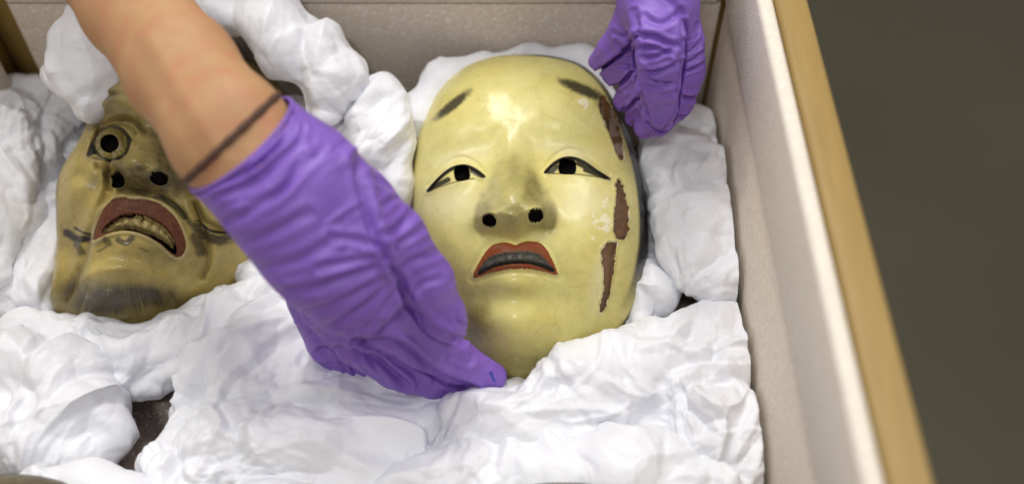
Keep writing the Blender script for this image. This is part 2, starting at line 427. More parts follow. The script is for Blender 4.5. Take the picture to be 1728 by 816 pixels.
# ------------------------------------------------------------------ masks: a carved shell over a rim plane
def disc(Nn):                                     # square grid mapped to the unit disc
    t = np.linspace(-1, 1, Nn); a, b = np.meshgrid(t, t, indexing='ij'); a = a.ravel(); b = b.ravel()
    r = np.maximum(np.abs(a), np.abs(b)); th = np.where(np.abs(a) >= np.abs(b), np.where(a > 0, 0, np.pi) + (np.pi / 4) * b / np.where(a == 0, 1, a),
                                                        np.where(b > 0, np.pi / 2, -np.pi / 2) - (np.pi / 4) * a / np.where(b == 0, 1, b))
    i = np.arange(Nn * Nn).reshape(Nn, Nn)
    Q = np.stack([i[:-1, :-1], i[1:, :-1], i[1:, 1:], i[:-1, 1:]], -1).reshape(-1, 4)
    ring = np.concatenate([i[:, 0], i[-1, 1:], i[-2::-1, -1], i[0, -2:0:-1]])
    return r, th, Q, ring


class Mask:
    def __init__(s, org_px, org_z, outline, tilt, roll, yaw, H, p, q, wrim=0.0, Nn=390, cshift=(0, 0)):
        s.O = at_z(*org_px, org_z)
        def rot(v, ax, a):
            a = math.radians(a); ax = np.asarray(ax, float); return v * math.cos(a) + np.cross(ax, v) * math.sin(a) + ax * (ax @ v) * (1 - math.cos(a))
        t = math.radians(tilt); W = np.array([0, -math.sin(t), math.cos(t)]); V = np.array([0, math.cos(t), math.sin(t)]); U = RT.copy()
        U, V = rot(U, W, roll), rot(V, W, roll); U, W = rot(U, V, yaw), rot(W, V, yaw)
        s.U, s.V, s.W = U, V, W; s.H, s.p, s.q = H, p, q
        o = smooth_poly(outline, 6); P = at_plane(o[:, 0], o[:, 1], s.O + W * wrim, W) - s.O
        uv = np.stack([P @ U, P @ V], 1); s.c = (uv.max(0) + uv.min(0)) / 2 + np.array(cshift)
        d = uv - s.c; th = np.arctan2(d[:, 1], d[:, 0]); k = np.argsort(th); s.th = th[k]; s.rr = np.hypot(d[:, 0], d[:, 1])[k]
        s.N = Nn

    def R(s, th): return np.interp(th, s.th, s.rr, period=2 * np.pi)

    def base(s, r): return s.H * np.maximum(1 - r ** s.p, 0) ** s.q

    def surface(s, feat, Nn=None, it=8):
        r, th, Q, ring = disc(Nn or s.N); r = 1 - (1 - r) ** 1.25
        R = s.R(th) * r; u, v = s.c[0] + R * np.cos(th), s.c[1] + R * np.sin(th); w0 = s.base(r)
        B = s.O + u[:, None] * s.U + v[:, None] * s.V
        h = np.zeros_like(w0)
        n = int(round(len(r) ** .5))
        for _ in range(it):
            g = h.reshape(n, n).copy()             # look features up on a softened surface, so that steep edges stay clean
            for _k in range(36): g[1:-1, 1:-1] = .4 * g[1:-1, 1:-1] + .15 * (g[:-2, 1:-1] + g[2:, 1:-1] + g[1:-1, :-2] + g[1:-1, 2:])
            px, py, _z = proj(B + (w0 + g.ravel())[:, None] * s.W)
            f = feat(px, py); h = h + .6 * (f['h'] * sstep(1.0, .82, r) - h)
        s.r = r
        h = h + f.get('pit', 0)
        return B + (w0 + h)[:, None] * s.W, Q, ring, f, r, px, py


def build_mask(name, mk, feat, mats, label, parts, back_mat):
    V, Q, ring, f, r, px, py = mk.surface(feat)
    root = empty(name, mk.O); tag(root, label, 'mask', 'masks packed in the crate')
    Nv = vnormals(V, Q)
    if (Nv @ mk.W).mean() < 0: Q = Q[:, ::-1]; Nv = vnormals(V, Q)
    reg = f['reg']; fr = reg[Q].max(1)
    sel = {}
    for rid in np.unique(fr):
        F = Q[fr == rid]; ids, inv = np.unique(F, return_inverse=True); F = inv.reshape(F.shape)
        pname, pm, parent, plabel = parts[int(rid)]
        o = mesh_obj(pname, V[ids], F, mats[pm], sel.get(parent, root), {'paint': f['paint'][ids]}, Nv[ids])
        if plabel: o['label'] = plabel
        sel[int(rid)] = o
    # the hollow dark back and the edge of the wood
    n2 = 48; r2, th2, Q2, ring2 = disc(n2); R2 = mk.R(th2) * r2 * .955
    B2 = mk.O + (mk.c[0] + R2 * np.cos(th2))[:, None] * mk.U + (mk.c[1] + R2 * np.sin(th2))[:, None] * mk.V + (mk.base(r2) * .80 - .012)[:, None] * mk.W
    mesh_obj('hollow_back', B2, Q2, back_mat, root)
    a = V[ring]; th = np.linspace(0, 1, len(a), endpoint=False)
    d = a - mk.O; uu = np.arctan2(d @ mk.V - mk.c[1], d @ mk.U - mk.c[0]); RR = mk.R(uu)
    b_ = mk.O + (mk.c[0] + RR * 1.0 * np.cos(uu))[:, None] * mk.U + (mk.c[1] + RR * np.sin(uu))[:, None] * mk.V - .009 * mk.W
    c_ = mk.O + (mk.c[0] + RR * .955 * np.cos(uu))[:, None] * mk.U + (mk.c[1] + RR * .955 * np.sin(uu))[:, None] * mk.V - .012 * mk.W
    k = len(a); i = np.arange(k); j = (i + 1) % k
    Fq = np.concatenate([np.stack([i, j, j + k, i + k], 1), np.stack([i + k, j + k, j + 2 * k, i + 2 * k], 1)])
    mesh_obj('rim_edge', np.concatenate([a, b_, c_]), Fq, INK, root)
    return root, V, Nv, px, py


# ---- the pale mask being held
def feat_pale(x, y):
    g = lambda *a: gau(x, y, *a)
    h = np.zeros_like(x); pit = np.zeros_like(x); reg = np.zeros(x.shape, int); ink = np.zeros_like(x); gr = np.zeros_like(x); pl = np.zeros_like(x)
    # cheeks, muzzle, chin
    h += 3.0 * g(765, 390, 52, 60) + 3.2 * g(985, 375, 56, 62) - 2.0 * g(868, 268, 100, 44)
    h += 6.5 * g(869, 432, 82, 52) - 2.0 * g(869, 505, 60, 15) + 2.6 * g(866, 478, 36, 12) + 9.0 * g(864, 553, 50, 34)
    h -= 2.2 * g(800, 490, 26, 40) + 2.2 * g(942, 487, 26, 40)
    # eye sockets and lids
    h -= 3.2 * g(775, 270, 52, 26, -14) + 3.2 * g(966, 262, 52, 26, 12)
    h += 3.4 * g(772, 297, 40, 17, -16) + 3.4 * g(966, 287, 42, 17, 12)
    eL = smooth_poly([(722, 323), (736, 307), (752, 292), (768, 283), (786, 281), (803, 288), (816, 298), (800, 301), (780, 304), (758, 310), (738, 317)], 4)
    eR = smooth_poly([(921, 291), (934, 278), (950, 269), (968, 268), (986, 275), (1006, 289), (1027, 302), (1003, 298), (975, 294), (948, 293)], 4)
    for e, up in ((eL, [(722, 322), (736, 306), (752, 291), (768, 282), (786, 280), (803, 287), (817, 298)]), (eR, [(920, 291), (934, 277), (950, 268), (968, 267), (986, 274), (1006, 288), (1028, 302)])):
        d = poly_sd(x, y, e); h -= 1.5 * sstep(2.0, -2.0, d); reg[d < 0] = 1 if e is eL else 9
        u = np.array(smooth_poly(up, 5, False)); ud = seg_dist(x, y, u)
        h += 1.0 * np.exp(-(np.maximum(d, 0) / 7.) ** 2) * (d > -1) * sstep(16, 4, ud)
        cr = u + np.array([0, -15]); cr[:, 1] += 6 * np.abs(np.linspace(-1, 1, len(u))) ** 2
        h -= .8 * np.exp(-(seg_dist(x, y, cr) / 3.2) ** 2)
        ink = np.maximum(ink, sstep(3.6, 1.5, ud) * sstep(7, 3, np.maximum(d, 0)))
        lo = e[-16:] if e is eL else e[-16:]
        ink = np.maximum(ink, .75 * sstep(2.2, .8, seg_dist(x, y, np.concatenate([lo, e[:1]]))))
    # painted tails of the eyes
    for t in ([(722, 322), (740, 311), (756, 303)], [(1027, 302), (1006, 293), (988, 286)], [(1000, 289), (985, 280), (975, 275)], [(816, 297), (804, 292), (797, 288)], [(921, 291), (932, 288), (940, 281)]):
        ink = np.maximum(ink, .95 * sstep(6.5, 2.5, seg_dist(x, y, t)) * ((poly_sd(x, y, eL) < 2) | (poly_sd(x, y, eR) < 2)))
    # square pupils: pits coloured black for the dark behind
    for cx, cy, sx, sy, a in ((779.5, 292.5, 11.5, 11.5, -8), (957.5, 281.5, 13, 12, 4)):
        c, s_ = math.cos(math.radians(a)), math.sin(math.radians(a)); dx, dy = (x - cx) * c + (y - cy) * s_, -(x - cx) * s_ + (y - cy) * c
        q = (np.abs(dx / sx) ** 3.2 + np.abs(dy / sy) ** 3.2) ** (1 / 3.2)
        ok = (poly_sd(x, y, eL) < 1) | (poly_sd(x, y, eR) < 1); pit -= 4.5 * sstep(1.12, .9, q) * ok; reg[(q < 1.06) & ok] = 2 if cx < 868 else 16
        ink = np.maximum(ink, sstep(1.3, 1.05, q) * ok)
    # nose
    yy = np.clip((y - 205) / (338 - 205), 0, 1.3); sg = 13 + 25 * yy ** 1.15; mid = 866 + 2.5 * yy
    under = 372 + 12 * np.exp(-((x - 870) / 17.) ** 2) - 7 * ((x - 868) / 60.)
    rise = 18 * (.30 * sstep(-.05, .65, yy) + .70 * sstep(.1, 1.1, yy))
    dx_ = np.abs(x - mid) / sg
    nose = rise * np.exp(-.5 * dx_ ** 2.9) + 5.0 * g(868, 338, 27, 24)
    nose += 5.8 * g(823, 366, 16, 21) + 5.8 * g(917, 358, 16, 21)
    h += nose * sstep(26, -18, y - under)
    # wings of the nose end in a crease
    for c in ([(812, 334), (803, 352), (801, 372), (806, 388), (816, 394)], [(925, 328), (936, 344), (940, 364), (937, 378), (929, 385)]):
        h -= 1.3 * np.exp(-(seg_dist(x, y, smooth_poly(c, 4, False)) / 6.5) ** 2)
    for cx, cy, sx, sy, a in ((826, 372.5, 11.5, 8, 4), (904, 364.5, 12.3, 8.4, -10)):
        c, s_ = math.cos(math.radians(a)), math.sin(math.radians(a)); dx, dy = (x - cx) * c + (y - cy) * s_, -(x - cx) * s_ + (y - cy) * c
        q = np.hypot(dx / sx, dy / sy); pit -= 5.0 * sstep(1.15, .8, q); reg[q < 1.0] = 3 if cx < 868 else 17
        h += .8 * np.exp(-((q - 1.35) / .25) ** 2)
    h -= 1.0 * g(870, 402, 9, 12)
    # mouth
    lip = smooth_poly([(799, 467), (806, 449), (817, 430), (828, 417), (842, 411), (858, 410), (870, 414), (882, 409), (898, 408), (912, 412), (924, 425), (932, 441), (940, 462),
                       (926, 458.5), (905, 454), (885, 452), (866, 452), (845, 454.5), (822, 460)], 3)
    opn = smooth_poly([(806, 463), (814, 449), (823, 437.5), (836, 430.5), (850, 427), (868, 425.5), (884, 424.5), (899, 426), (910, 430), (920, 438.5), (929, 449), (935, 458), (916, 450.5), (898, 445.5), (884, 444), (868, 444), (853, 445.5), (836, 449.5), (820, 456.5)], 3)
    dl, do = poly_sd(x, y, lip), poly_sd(x, y, opn)
    h += 2.1 * sstep(5, -5, dl) - .6 * np.exp(-((dl - 7) / 4.) ** 2)
    pit -= 2.6 * sstep(1.5, -2.5, do)
    reg[dl < 0] = 4; ti = do < 0
    low = seg_dist(x, y, smooth_poly([(806, 463), (820, 456.5), (836, 449.5), (853, 445.5), (868, 444), (884, 444), (898, 445.5), (916, 450.5), (935, 458)], 4, False))
    tb = sstep(3.2, 7, low); bnd = [800, 831, 850, 870, 889, 908, 945]
    for i in range(6):
        a, b = bnd[i], bnd[i + 1]; m = ti & (x >= a) & (x < b); reg[m] = 10 + i
        tt = np.clip((x - a) / (b - a), 0, 1); pit += ti * (x >= a) * (x < b) * (2.0 * tb * (.35 + .65 * np.sqrt(np.clip(4 * tt * (1 - tt), 0, 1))))
    pit -= 4 * sstep(4.5, 1.5, low) * ti; reg[ti & (low < 3.4) & (x > 812) & (x < 930)] = 5
    ink = np.maximum(ink, .8 * sstep(2.4, .6, np.abs(do)) * (low < 5) )
    # brows, soft and worn
    for cx, cy, sx, sy, a in ((764, 177, 27, 5.6, -39), (982, 151, 29, 6.6, 22)):
        n = noise2(x, y, .16, 3) * .35 + noise2(x, y, .5, 9) * .25
        ink = np.maximum(ink, .92 * sstep(.34, .8, g(cx, cy, sx * 1.35, sy * 1.35, a) + .3 * n * g(cx, cy, sx * 1.6, sy * 1.8, a)))
    # worn nose, brown chin, and painted shade on nose, under lip and chin
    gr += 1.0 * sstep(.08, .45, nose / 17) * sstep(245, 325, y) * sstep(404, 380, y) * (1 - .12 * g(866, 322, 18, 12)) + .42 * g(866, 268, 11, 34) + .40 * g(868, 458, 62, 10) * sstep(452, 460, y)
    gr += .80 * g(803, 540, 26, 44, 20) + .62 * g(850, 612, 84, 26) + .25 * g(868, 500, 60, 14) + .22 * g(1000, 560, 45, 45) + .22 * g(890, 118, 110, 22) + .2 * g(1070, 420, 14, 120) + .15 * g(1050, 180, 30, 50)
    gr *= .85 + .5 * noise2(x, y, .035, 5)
    # losses of paint along one side
    for k, pts in enumerate(([(1017, 163), (1026, 170), (1036, 186), (1046, 215), (1051, 245), (1051, 271), (1043, 263), (1035, 241), (1025, 216), (1017, 192), (1012, 177)],
                             [(1043, 304), (1053, 320), (1059, 350), (1061, 380), (1055, 401), (1044, 403), (1037, 395), (1038, 365), (1040, 330)],
                             [(1022, 412), (1039, 409), (1037, 430), (1034, 460), (1029, 490), (1022, 515), (1012, 527), (1015, 510), (1020, 480), (1018, 450), (1016, 428)])):
        d = poly_sd(x, y, smooth_poly(pts, 3)) + 2.0 * noise2(x, y, .12, 20 + k) + 1.0 * noise2(x, y, .4, 30 + k)
        pit -= 1.7 * sstep(1.2, -1.6, d); h += .45 * np.exp(-((d - 3) / 2.2) ** 2); reg[d < 0] = 6 + k
        pl = np.maximum(pl, .6 * sstep(4.5, 1.0, d) * (d > 0) * sstep(.25, .6, noise2(x, y, .09, 40 + k)))
        if k == 0: pl = np.maximum(pl, (d < -1) * sstep(-.15, .35, noise2(x, y, .10, 47)) * sstep(170, 195, y))
        gr = np.maximum(gr, .6 * np.exp(-((d - 1.5) / 2.5) ** 2))
    n1 = noise2(x, y, .13, 51) + .6 * noise2(x, y, .35, 52)
    pl = np.maximum(pl, .9 * sstep(.15, .5, n1 + 1.4 * g(1024, 375, 9, 24) - .75) * sstep(.05, .3, g(1024, 375, 16, 36))); pl = np.maximum(pl, .8 * sstep(.1, .3, n1 + 1.0 * g(1005, 380, 12, 14) - .85) * sstep(.1, .4, g(1005, 380, 20, 22))); pl = np.maximum(pl, .8 * sstep(.1, .3, n1 + g(985, 168, 14, 8, 25) - .8) * sstep(.1, .4, g(985, 168, 22, 12, 25)))
    pl = np.maximum(pl, .35 * g(1012, 470, 10, 40, 10)); pl = np.maximum(pl, .4 * (g(760, 345, 45, 22, -8) + g(985, 340, 40, 24) + g(840, 505, 0.1, 0.1) + .8 * g(780, 262, 40, 10, -14) + .8 * g(965, 256, 40, 10, 12)))
    # fine dents and scratches of age
    h += .10 * noise2(x, y, .06, 60) + .25 * noise2(x, y, .02, 61)
    return dict(h=h * .001, pit=pit * .001, reg=reg, paint=np.clip(np.stack([ink, gr, pl], 1), 0, 1))


OUT_P = [(893, 97), (940, 101), (988, 117), (1028, 158), (1056, 215), (1078, 280), (1090, 340), (1094, 400), (1091, 450), (1078, 508), (1050, 560), (1005, 600), (940, 630), (870, 641), (812, 612), (765, 560),
         (730, 500), (706, 430), (697, 360), (695, 300), (702, 245), (718, 195), (745, 150), (790, 115), (840, 100)]
pale = Mask((890, 380), .012, OUT_P, 20, 3, -2, .052, 2.5, .62, cshift=(-.0095, 0))
def feat_pale2(x, y):
    f = feat_pale(x, y); r = disc_r_pale
    side = np.max([sstep(.90, .93, r) * sstep(960, 1040, x) * sstep(540, 440, y), sstep(.905, .925, r) * sstep(840, 930, x) * sstep(150, 115, y), sstep(.97, .985, r) * sstep(850, 980, x)], axis=0)
    f['paint'][:, 0] = np.maximum(f['paint'][:, 0], side); return f
disc_r_pale = 1 - (1 - disc(pale.N)[0]) ** 1.25
MP = {0: ('face', 'skin', None, None), 1: ('eye', 'skin', 0, None), 2: ('pupil', 'hole', 1, None), 3: ('nostril', 'hole', 0, None), 9: ('eye', 'skin', 0, None), 16: ('pupil', 'hole', 9, None), 17: ('nostril', 'hole', 0, None), 4: ('lips', 'lip', 0, None), 5: ('mouth_opening', 'hole', 0, None)}
for i in range(3): MP[6 + i] = ('paint_loss', 'wound', 0, ('chipped brown patch beside the eyebrow', 'smooth brown patch beside the cheek', 'narrow brown patch beside the mouth')[i])
for i in range(6): MP[10 + i] = ('tooth', 'teeth', 0, None)
pm_root, PV, PN, ppx, ppy = build_mask('face_mask', pale, feat_pale2, dict(skin=PALE, hole=HOLE, lip=REDLIP, teeth=TEETH, wound=WOUND),
                                       'pale cream mask with red lips and brown paint losses, held by gloved hands', MP, HOLE)


# ---- the ochre mask with the open mouth, partly under the arm
def feat_ochre(x, y):
    g = lambda *a: gau(x, y, *a); sp = lambda pts, n=4: smooth_poly(pts, n, False)
    h = np.zeros_like(x); pit = np.zeros_like(x); reg = np.zeros(x.shape, int); ink = np.zeros_like(x); gr = np.zeros_like(x); pl = np.zeros_like(x)
    # brow ridge, sunken cheeks, cheekbones, jaw and chin
    h += 6 * g(232, 178, 62, 17, 18) + 6 * g(370, 225, 62, 18, 40) - 5 * g(205, 215, 40, 18, 12) + 5 * g(132, 318, 30, 30) - 4.5 * g(128, 395, 24, 40, 10)
    h += 9 * g(198, 462, 58, 26, 12) + 4 * g(215, 500, 60, 26, 8) - 5 * g(120, 455, 16, 36, 12) - 2.5 * g(300, 465, 34, 30) + 3 * g(385, 430, 28, 30)
    h += 5 * g(232, 365, 78, 42, 14) + 4.5 * g(210, 412, 62, 18, 10)
    h *= 1.7
    h += 4.5 * np.exp(-(seg_dist(x, y, sp([(140, 474), (168, 458), (205, 452), (245, 458), (275, 474)])) / 13) ** 2)
    for cr, wd, a in (([(160, 172), (190, 158), (225, 156), (262, 168)], 5, 1.3), ([(160, 232), (170, 214), (195, 203), (225, 206), (243, 222)], 4, 1.2), ([(165, 225), (185, 209), (212, 210), (228, 224)], 3, .9),
                      ([(162, 280), (180, 288), (198, 286)], 3.5, .9), ([(322, 328), (332, 352), (352, 378), (395, 392)], 6, 2.0), ([(180, 330), (172, 350), (150, 400), (140, 445), (112, 505)], 6, 1.5),
                      ([(330, 345), (345, 400), (352, 440), (342, 468)], 6, 1.8), ([(205, 318), (225, 320), (250, 322), (285, 338), (312, 365)], 4, .9), ([(185, 258), (183, 285), (184, 318)], 5, 1.4)):
        cd = seg_dist(x, y, sp(cr)); h += a * (-2.2 * np.exp(-(cd / wd) ** 2) + .8 * np.exp(-((cd - 2.2 * wd) / (1.2 * wd)) ** 2))
        gr = np.maximum(gr, .35 * np.exp(-(seg_dist(x, y, sp(cr)) / (wd * .8)) ** 2))
    h += 2.0 * np.exp(-(seg_dist(x, y, sp([(362, 395), (364, 430), (352, 462)])) / 7) ** 2)
    # eye: gilded ball with a round hole, dark lids running out to points
    for ex, ey, r1, r2 in ((187, 242, 1, 2), (322, 216, 6, 7)):
        q = np.hypot((x - ex) / 27., (y - ey) / 25.); h += 8 * np.sqrt(np.maximum(1 - (q * .85) ** 2, 0)) * sstep(1.25, .95, q) - 2.0 * np.exp(-((q - 1.1) / .12) ** 2)
        for lid, wt in (([(-38, 20), (-29, -6), (-15, -22), (5, -30), (23, -20), (35, -4)], 1.9), ([(-37, 22), (-17, 27), (3, 29), (21, 17), (35, -2)], 1.3)):
            ld = seg_dist(x, y, sp([(ex + u, ey + v) for u, v in lid])); h += wt * np.exp(-((ld - 3) / 5.) ** 2) * (q > 1.02)
            ink = np.maximum(ink, (.85 if wt > 1.5 else .6) * sstep(4.2, 1.6, ld) * (q > 1))
        reg[q < 1.0] = r1; ink = np.maximum(ink, 1.0 * np.exp(-((q - 1.08) / .11) ** 2))
        for tri in ([(-40, 21), (-33, 2), (-21, -16), (-20, 12)], [(20, -18), (36, -6), (22, 8)]):
            tail = poly_sd(x, y, smooth_poly([(ex + u, ey + v) for u, v in tri], 3)); ink = np.maximum(ink, 1.0 * sstep(2.5, -1.0, tail) * (q > 1)); h -= 1.5 * sstep(2, -2, tail)
        p = np.hypot((x - ex + 2.5) / 14.5, (y - ey + .5) / 14.5); pit -= 6 * sstep(1.1, .9, p); reg[p < 1.02] = r2
        ink = np.maximum(ink, .8 * np.exp(-((q - .82) / .05) ** 2)); h += .8 * sstep(.82, .74, q) * (p > 1)
    # broad nose seen from below
    ax, ay = x - 230, y - 282; u = ax * .90 + ay * .43; v_ = -ax * .43 + ay * .90      # across / along the nose
    along = np.clip((v_ + 115) / 110, 0, 1.25); sg = 20 + 20 * along ** 1.3
    under = 18 + 5 * np.exp(-(u / 16.) ** 2)
    nose = 18 * sstep(0, 1.0, along) * np.exp(-.5 * np.abs(u / sg) ** 2.4) + 10 * g(226, 266, 26, 23, 20) + 6 * g(191, 292, 14, 18) + 10 * g(283, 290, 24, 21, 20)
    h += nose * sstep(18, -10, v_ - under)
    for cx, cy, sx, sy, a, rid in ((197, 303, 9.5, 12, 15, 3), (268.5, 301, 14, 11.5, 15, 17)):
        c, s_ = math.cos(math.radians(a)), math.sin(math.radians(a)); dx, dy = (x - cx) * c + (y - cy) * s_, -(x - cx) * s_ + (y - cy) * c
        q2 = np.hypot(dx / sx, dy / sy); pit -= 5.5 * sstep(1.15, .8, q2); reg[q2 < 1.0] = rid; h += .9 * np.exp(-((q2 - 1.35) / .25) ** 2)
    h -= 1.6 * np.exp(-(seg_dist(x, y, sp([(300, 250), (316, 275), (324, 300), (318, 322), (300, 330)])) / 7) ** 2)
    al = np.exp(-(seg_dist(x, y, sp([(208, 232), (196, 255), (184, 275), (181, 300), (186, 318)])) / 5) ** 2); h -= 2.2 * al; gr += .6 * al
    # mouth: pale raised edge, brown lip, gilded upper teeth over the dark gap
    lip = smooth_poly([(158, 404), (162, 381), (172, 357), (188, 340), (206, 334), (222, 337), (246, 338), (270, 346), (292, 364), (306, 388), (313, 412), (309, 428), (300, 433),
                       (289, 427), (274, 413), (256, 401), (236, 392), (212, 388), (190, 391), (172, 398)], 3)
    opn = smooth_poly([(172, 392), (181, 379), (197, 367), (214, 361), (240, 363), (264, 373), (282, 388), (294, 408), (297, 426), (288, 424), (272, 410), (254, 399), (234, 391), (210, 387), (188, 390)], 3)
    dl, do = poly_sd(x, y, lip), poly_sd(x, y, opn)
    h += 2.4 * np.exp(-((dl - 4) / 4.) ** 2) + 1.0 * sstep(4, -4, dl); pl = np.maximum(pl, .35 * np.exp(-((dl - 4) / 2.5) ** 2))
    pit -= 6.5 * sstep(1.5, -3, do); reg[dl < 0] = 4; reg[do < -.5] = 5
    up = np.array(sp([(172, 392), (181, 379), (197, 367), (214, 361), (240, 363), (264, 373), (282, 388), (294, 408), (297, 426)]))
    td = poly_sd(x, y, smooth_poly([(173, 391), (182, 380), (197, 369), (214, 363), (240, 364), (264, 375), (281, 390), (292, 410), (293, 420), (280, 407), (262, 395), (240, 387), (216, 380), (196, 383)], 3))
    tt = td < 0; tb = np.maximum(np.minimum(-td / 5, 1), 0)
    bnd = [168, 187, 203, 217, 236, 254, 270, 284, 300]
    for i in range(8):
        a, b = bnd[i], bnd[i + 1]; xs = x + .45 * (y - 375) * ((i > 3) * .8); m = tt & (xs >= a) & (xs < b); reg[m] = 20 + i
        t_ = np.clip((xs - a) / (b - a), 0, 1); pit += m * 4.2 * np.sqrt(tb) * (.45 + .55 * np.sqrt(np.clip(4 * t_ * (1 - t_), 0, 1)))
    # painted moustache and beard, hair by hair
    def hairs(dirx, diry, f1, sd): a = x * dirx + y * diry; b = -x * diry + y * dirx; return noise2(a * .12, b, f1, sd)
    for pts, wd, a, dx, dy in (([(262, 330), (292, 345), (318, 372), (338, 400)], 5.5, .55, .7, .7), ([(332, 382), (352, 398), (370, 404), (398, 396)], 10, .62, .9, -.2), ([(330, 400), (340, 425)], 10, .6, .5, .8),
                              ([(335, 372), (352, 388), (376, 392), (400, 388)], 3, .8, .9, -.1), ([(112, 392), (130, 402), (150, 402)], 7, .75, .95, .2), ([(126, 384), (140, 392), (154, 395)], 2.2, .8, 1, .2),
                              ([(130, 412), (138, 425)], 8, .55, .5, .8), ([(178, 405), (184, 411)], 6, .5, .9, .2), ([(200, 404), (212, 410), (222, 402)], 6, .6, .9, .3), ([(165, 424), (180, 416)], 2, .4, 1, 0), ([(235, 418), (250, 424)], 2, .4, 1, 0)):
        d = seg_dist(x, y, sp(pts)); k = np.exp(-(d / wd) ** 2); ink = np.maximum(ink, min(1, a * 1.35) * sstep(.12, .8, k * (1 + .45 * hairs(dx, dy, .45, len(pts)))))
    fan = np.arctan2(x - 205, y - 340) * 260
    bd = g(195, 505, 62, 24, 4) + .7 * g(262, 496, 36, 14, 18) + .5 * g(150, 520, 40, 18)
    bh = noise(np.stack([fan * .16, y * .018, np.zeros_like(x)], 1), 1.0, 71)
    bh2 = noise(np.stack([fan * .45, y * .03, np.zeros_like(x)], 1), 1.0, 73)
    ink = np.maximum(ink, .90 * np.clip(bd * (.95 + .16 * bh + .20 * bh2), 0, 1) * sstep(458, 486, y - .1 * (x - 190)))
    for a_, b_ in (((176, 489), (190, 489)), ((139, 499), (156, 500)), ((148, 512), (153, 520)), ((205, 535), (215, 533))):
        pl = np.maximum(pl, sstep(2.2, 1.0, seg_dist(x, y, [a_, b_])))
    gr += 1.1 * g(286, 258, 26, 46, 18) + .7 * g(252, 300, 26, 12, 10) + .5 * g(215, 306, 12, 10) + .45 * g(196, 275, 12, 26) + .4 * g(205, 205, 40, 14, 10) + .45 * g(245, 312, 62, 20, 12) + .25 * g(190, 175, 60, 30) + .3 * g(125, 450, 20, 50) + .3 * g(330, 400, 30, 50) + .25 * g(250, 440, 50, 20) + .3 * g(300, 150, 120, 60)  # shade beside the nose and under the arm painted in, over real dirt
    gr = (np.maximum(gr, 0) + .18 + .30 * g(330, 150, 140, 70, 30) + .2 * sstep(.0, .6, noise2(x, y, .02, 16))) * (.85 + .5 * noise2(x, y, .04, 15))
    ink = np.maximum(ink, .55 * sstep(4, 1, seg_dist(x, y, [(400, 93), (445, 113), (472, 140), (486, 165)])))
    h += .15 * noise2(x, y, .05, 80) + .5 * noise2(x, y, .02, 81)
    return dict(h=h * .001, pit=pit * .001, reg=reg, paint=np.clip(np.stack([ink, gr, pl], 1), 0, 1))


OUT_O = [(405, 96), (448, 118), (484, 164), (505, 230), (500, 300), (478, 370), (445, 430), (395, 485), (310, 535), (205, 556), (130, 545), (92, 522), (93, 480), (99, 430), (99, 380), (100, 330),
         (112, 292), (130, 262), (146, 230), (160, 195), (180, 158), (215, 120), (270, 92), (340, 82)]
ochre = Mask((290, 320), .012, OUT_O, 22, -24, 2, .050, 2.5, .62)
MO = {0: ('face', 'skin', None, None), 1: ('eye', 'gold', 0, None), 2: ('pupil', 'hole', 1, None), 6: ('eye', 'gold', 0, None), 7: ('pupil', 'hole', 6, None), 3: ('nostril', 'hole', 0, None), 17: ('nostril', 'hole', 0, None), 4: ('lips', 'lip', 0, None), 5: ('mouth_opening', 'hole', 0, None)}
for i in range(8): MO[20 + i] = ('tooth', 'teeth', 0, None)
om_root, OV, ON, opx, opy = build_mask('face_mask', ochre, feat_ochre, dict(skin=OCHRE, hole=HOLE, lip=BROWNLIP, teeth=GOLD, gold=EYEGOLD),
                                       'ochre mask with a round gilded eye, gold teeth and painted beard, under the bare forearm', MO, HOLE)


# ---- two more masks whose crowns just reach into the picture at the bottom
for (dx, dy, lab, sc_) in ((-868, 702, 'dark olive mask, only its crown showing at the lower left corner', 1.0), (62, 716, 'brown mask, only the tip of its crown showing at the bottom edge', 1.0)):
    mk = Mask((890 + dx, 380 + dy), -.008, [(x + dx, y + dy) for x, y in OUT_P], 20, 2, 0, .046, 2.5, .62, Nn=150)
    build_mask('face_mask', mk, lambda x, y, dx=dx, dy=dy: feat_pale(x - dx, y - dy), dict(skin=DARKM, hole=HOLE, lip=BROWNLIP, teeth=TEETH, wound=WOUND), lab, MP, HOLE)
# ------------------------------------------------------------------ white tissue bundles packed round the masks
GP = 'white tissue paper bundles packed round the masks'


_J = rng.random((16, 16, 16, 3))


def cell2(p, c, sd):                               # squared distance to the nearest of a jittered lattice of points, in cells
    q = p / c + sd * 3.17; b = np.floor(q).astype(int); best = np.full(len(p), 9.0)
    for i in (-1, 0, 1):
        for j in (-1, 0, 1):
            for k in (-1, 0, 1):
                cc = b + np.array([i, j, k]); d = q - cc - _J[cc[:, 0] & 15, cc[:, 1] & 15, cc[:, 2] & 15]
                best = np.minimum(best, (d * d).sum(1))
    return best


def facets(p, c, sd): return (cell2(p, c, sd) - cell2(p, c, sd + 5.3)) * c     # flat facets meeting in straight creases


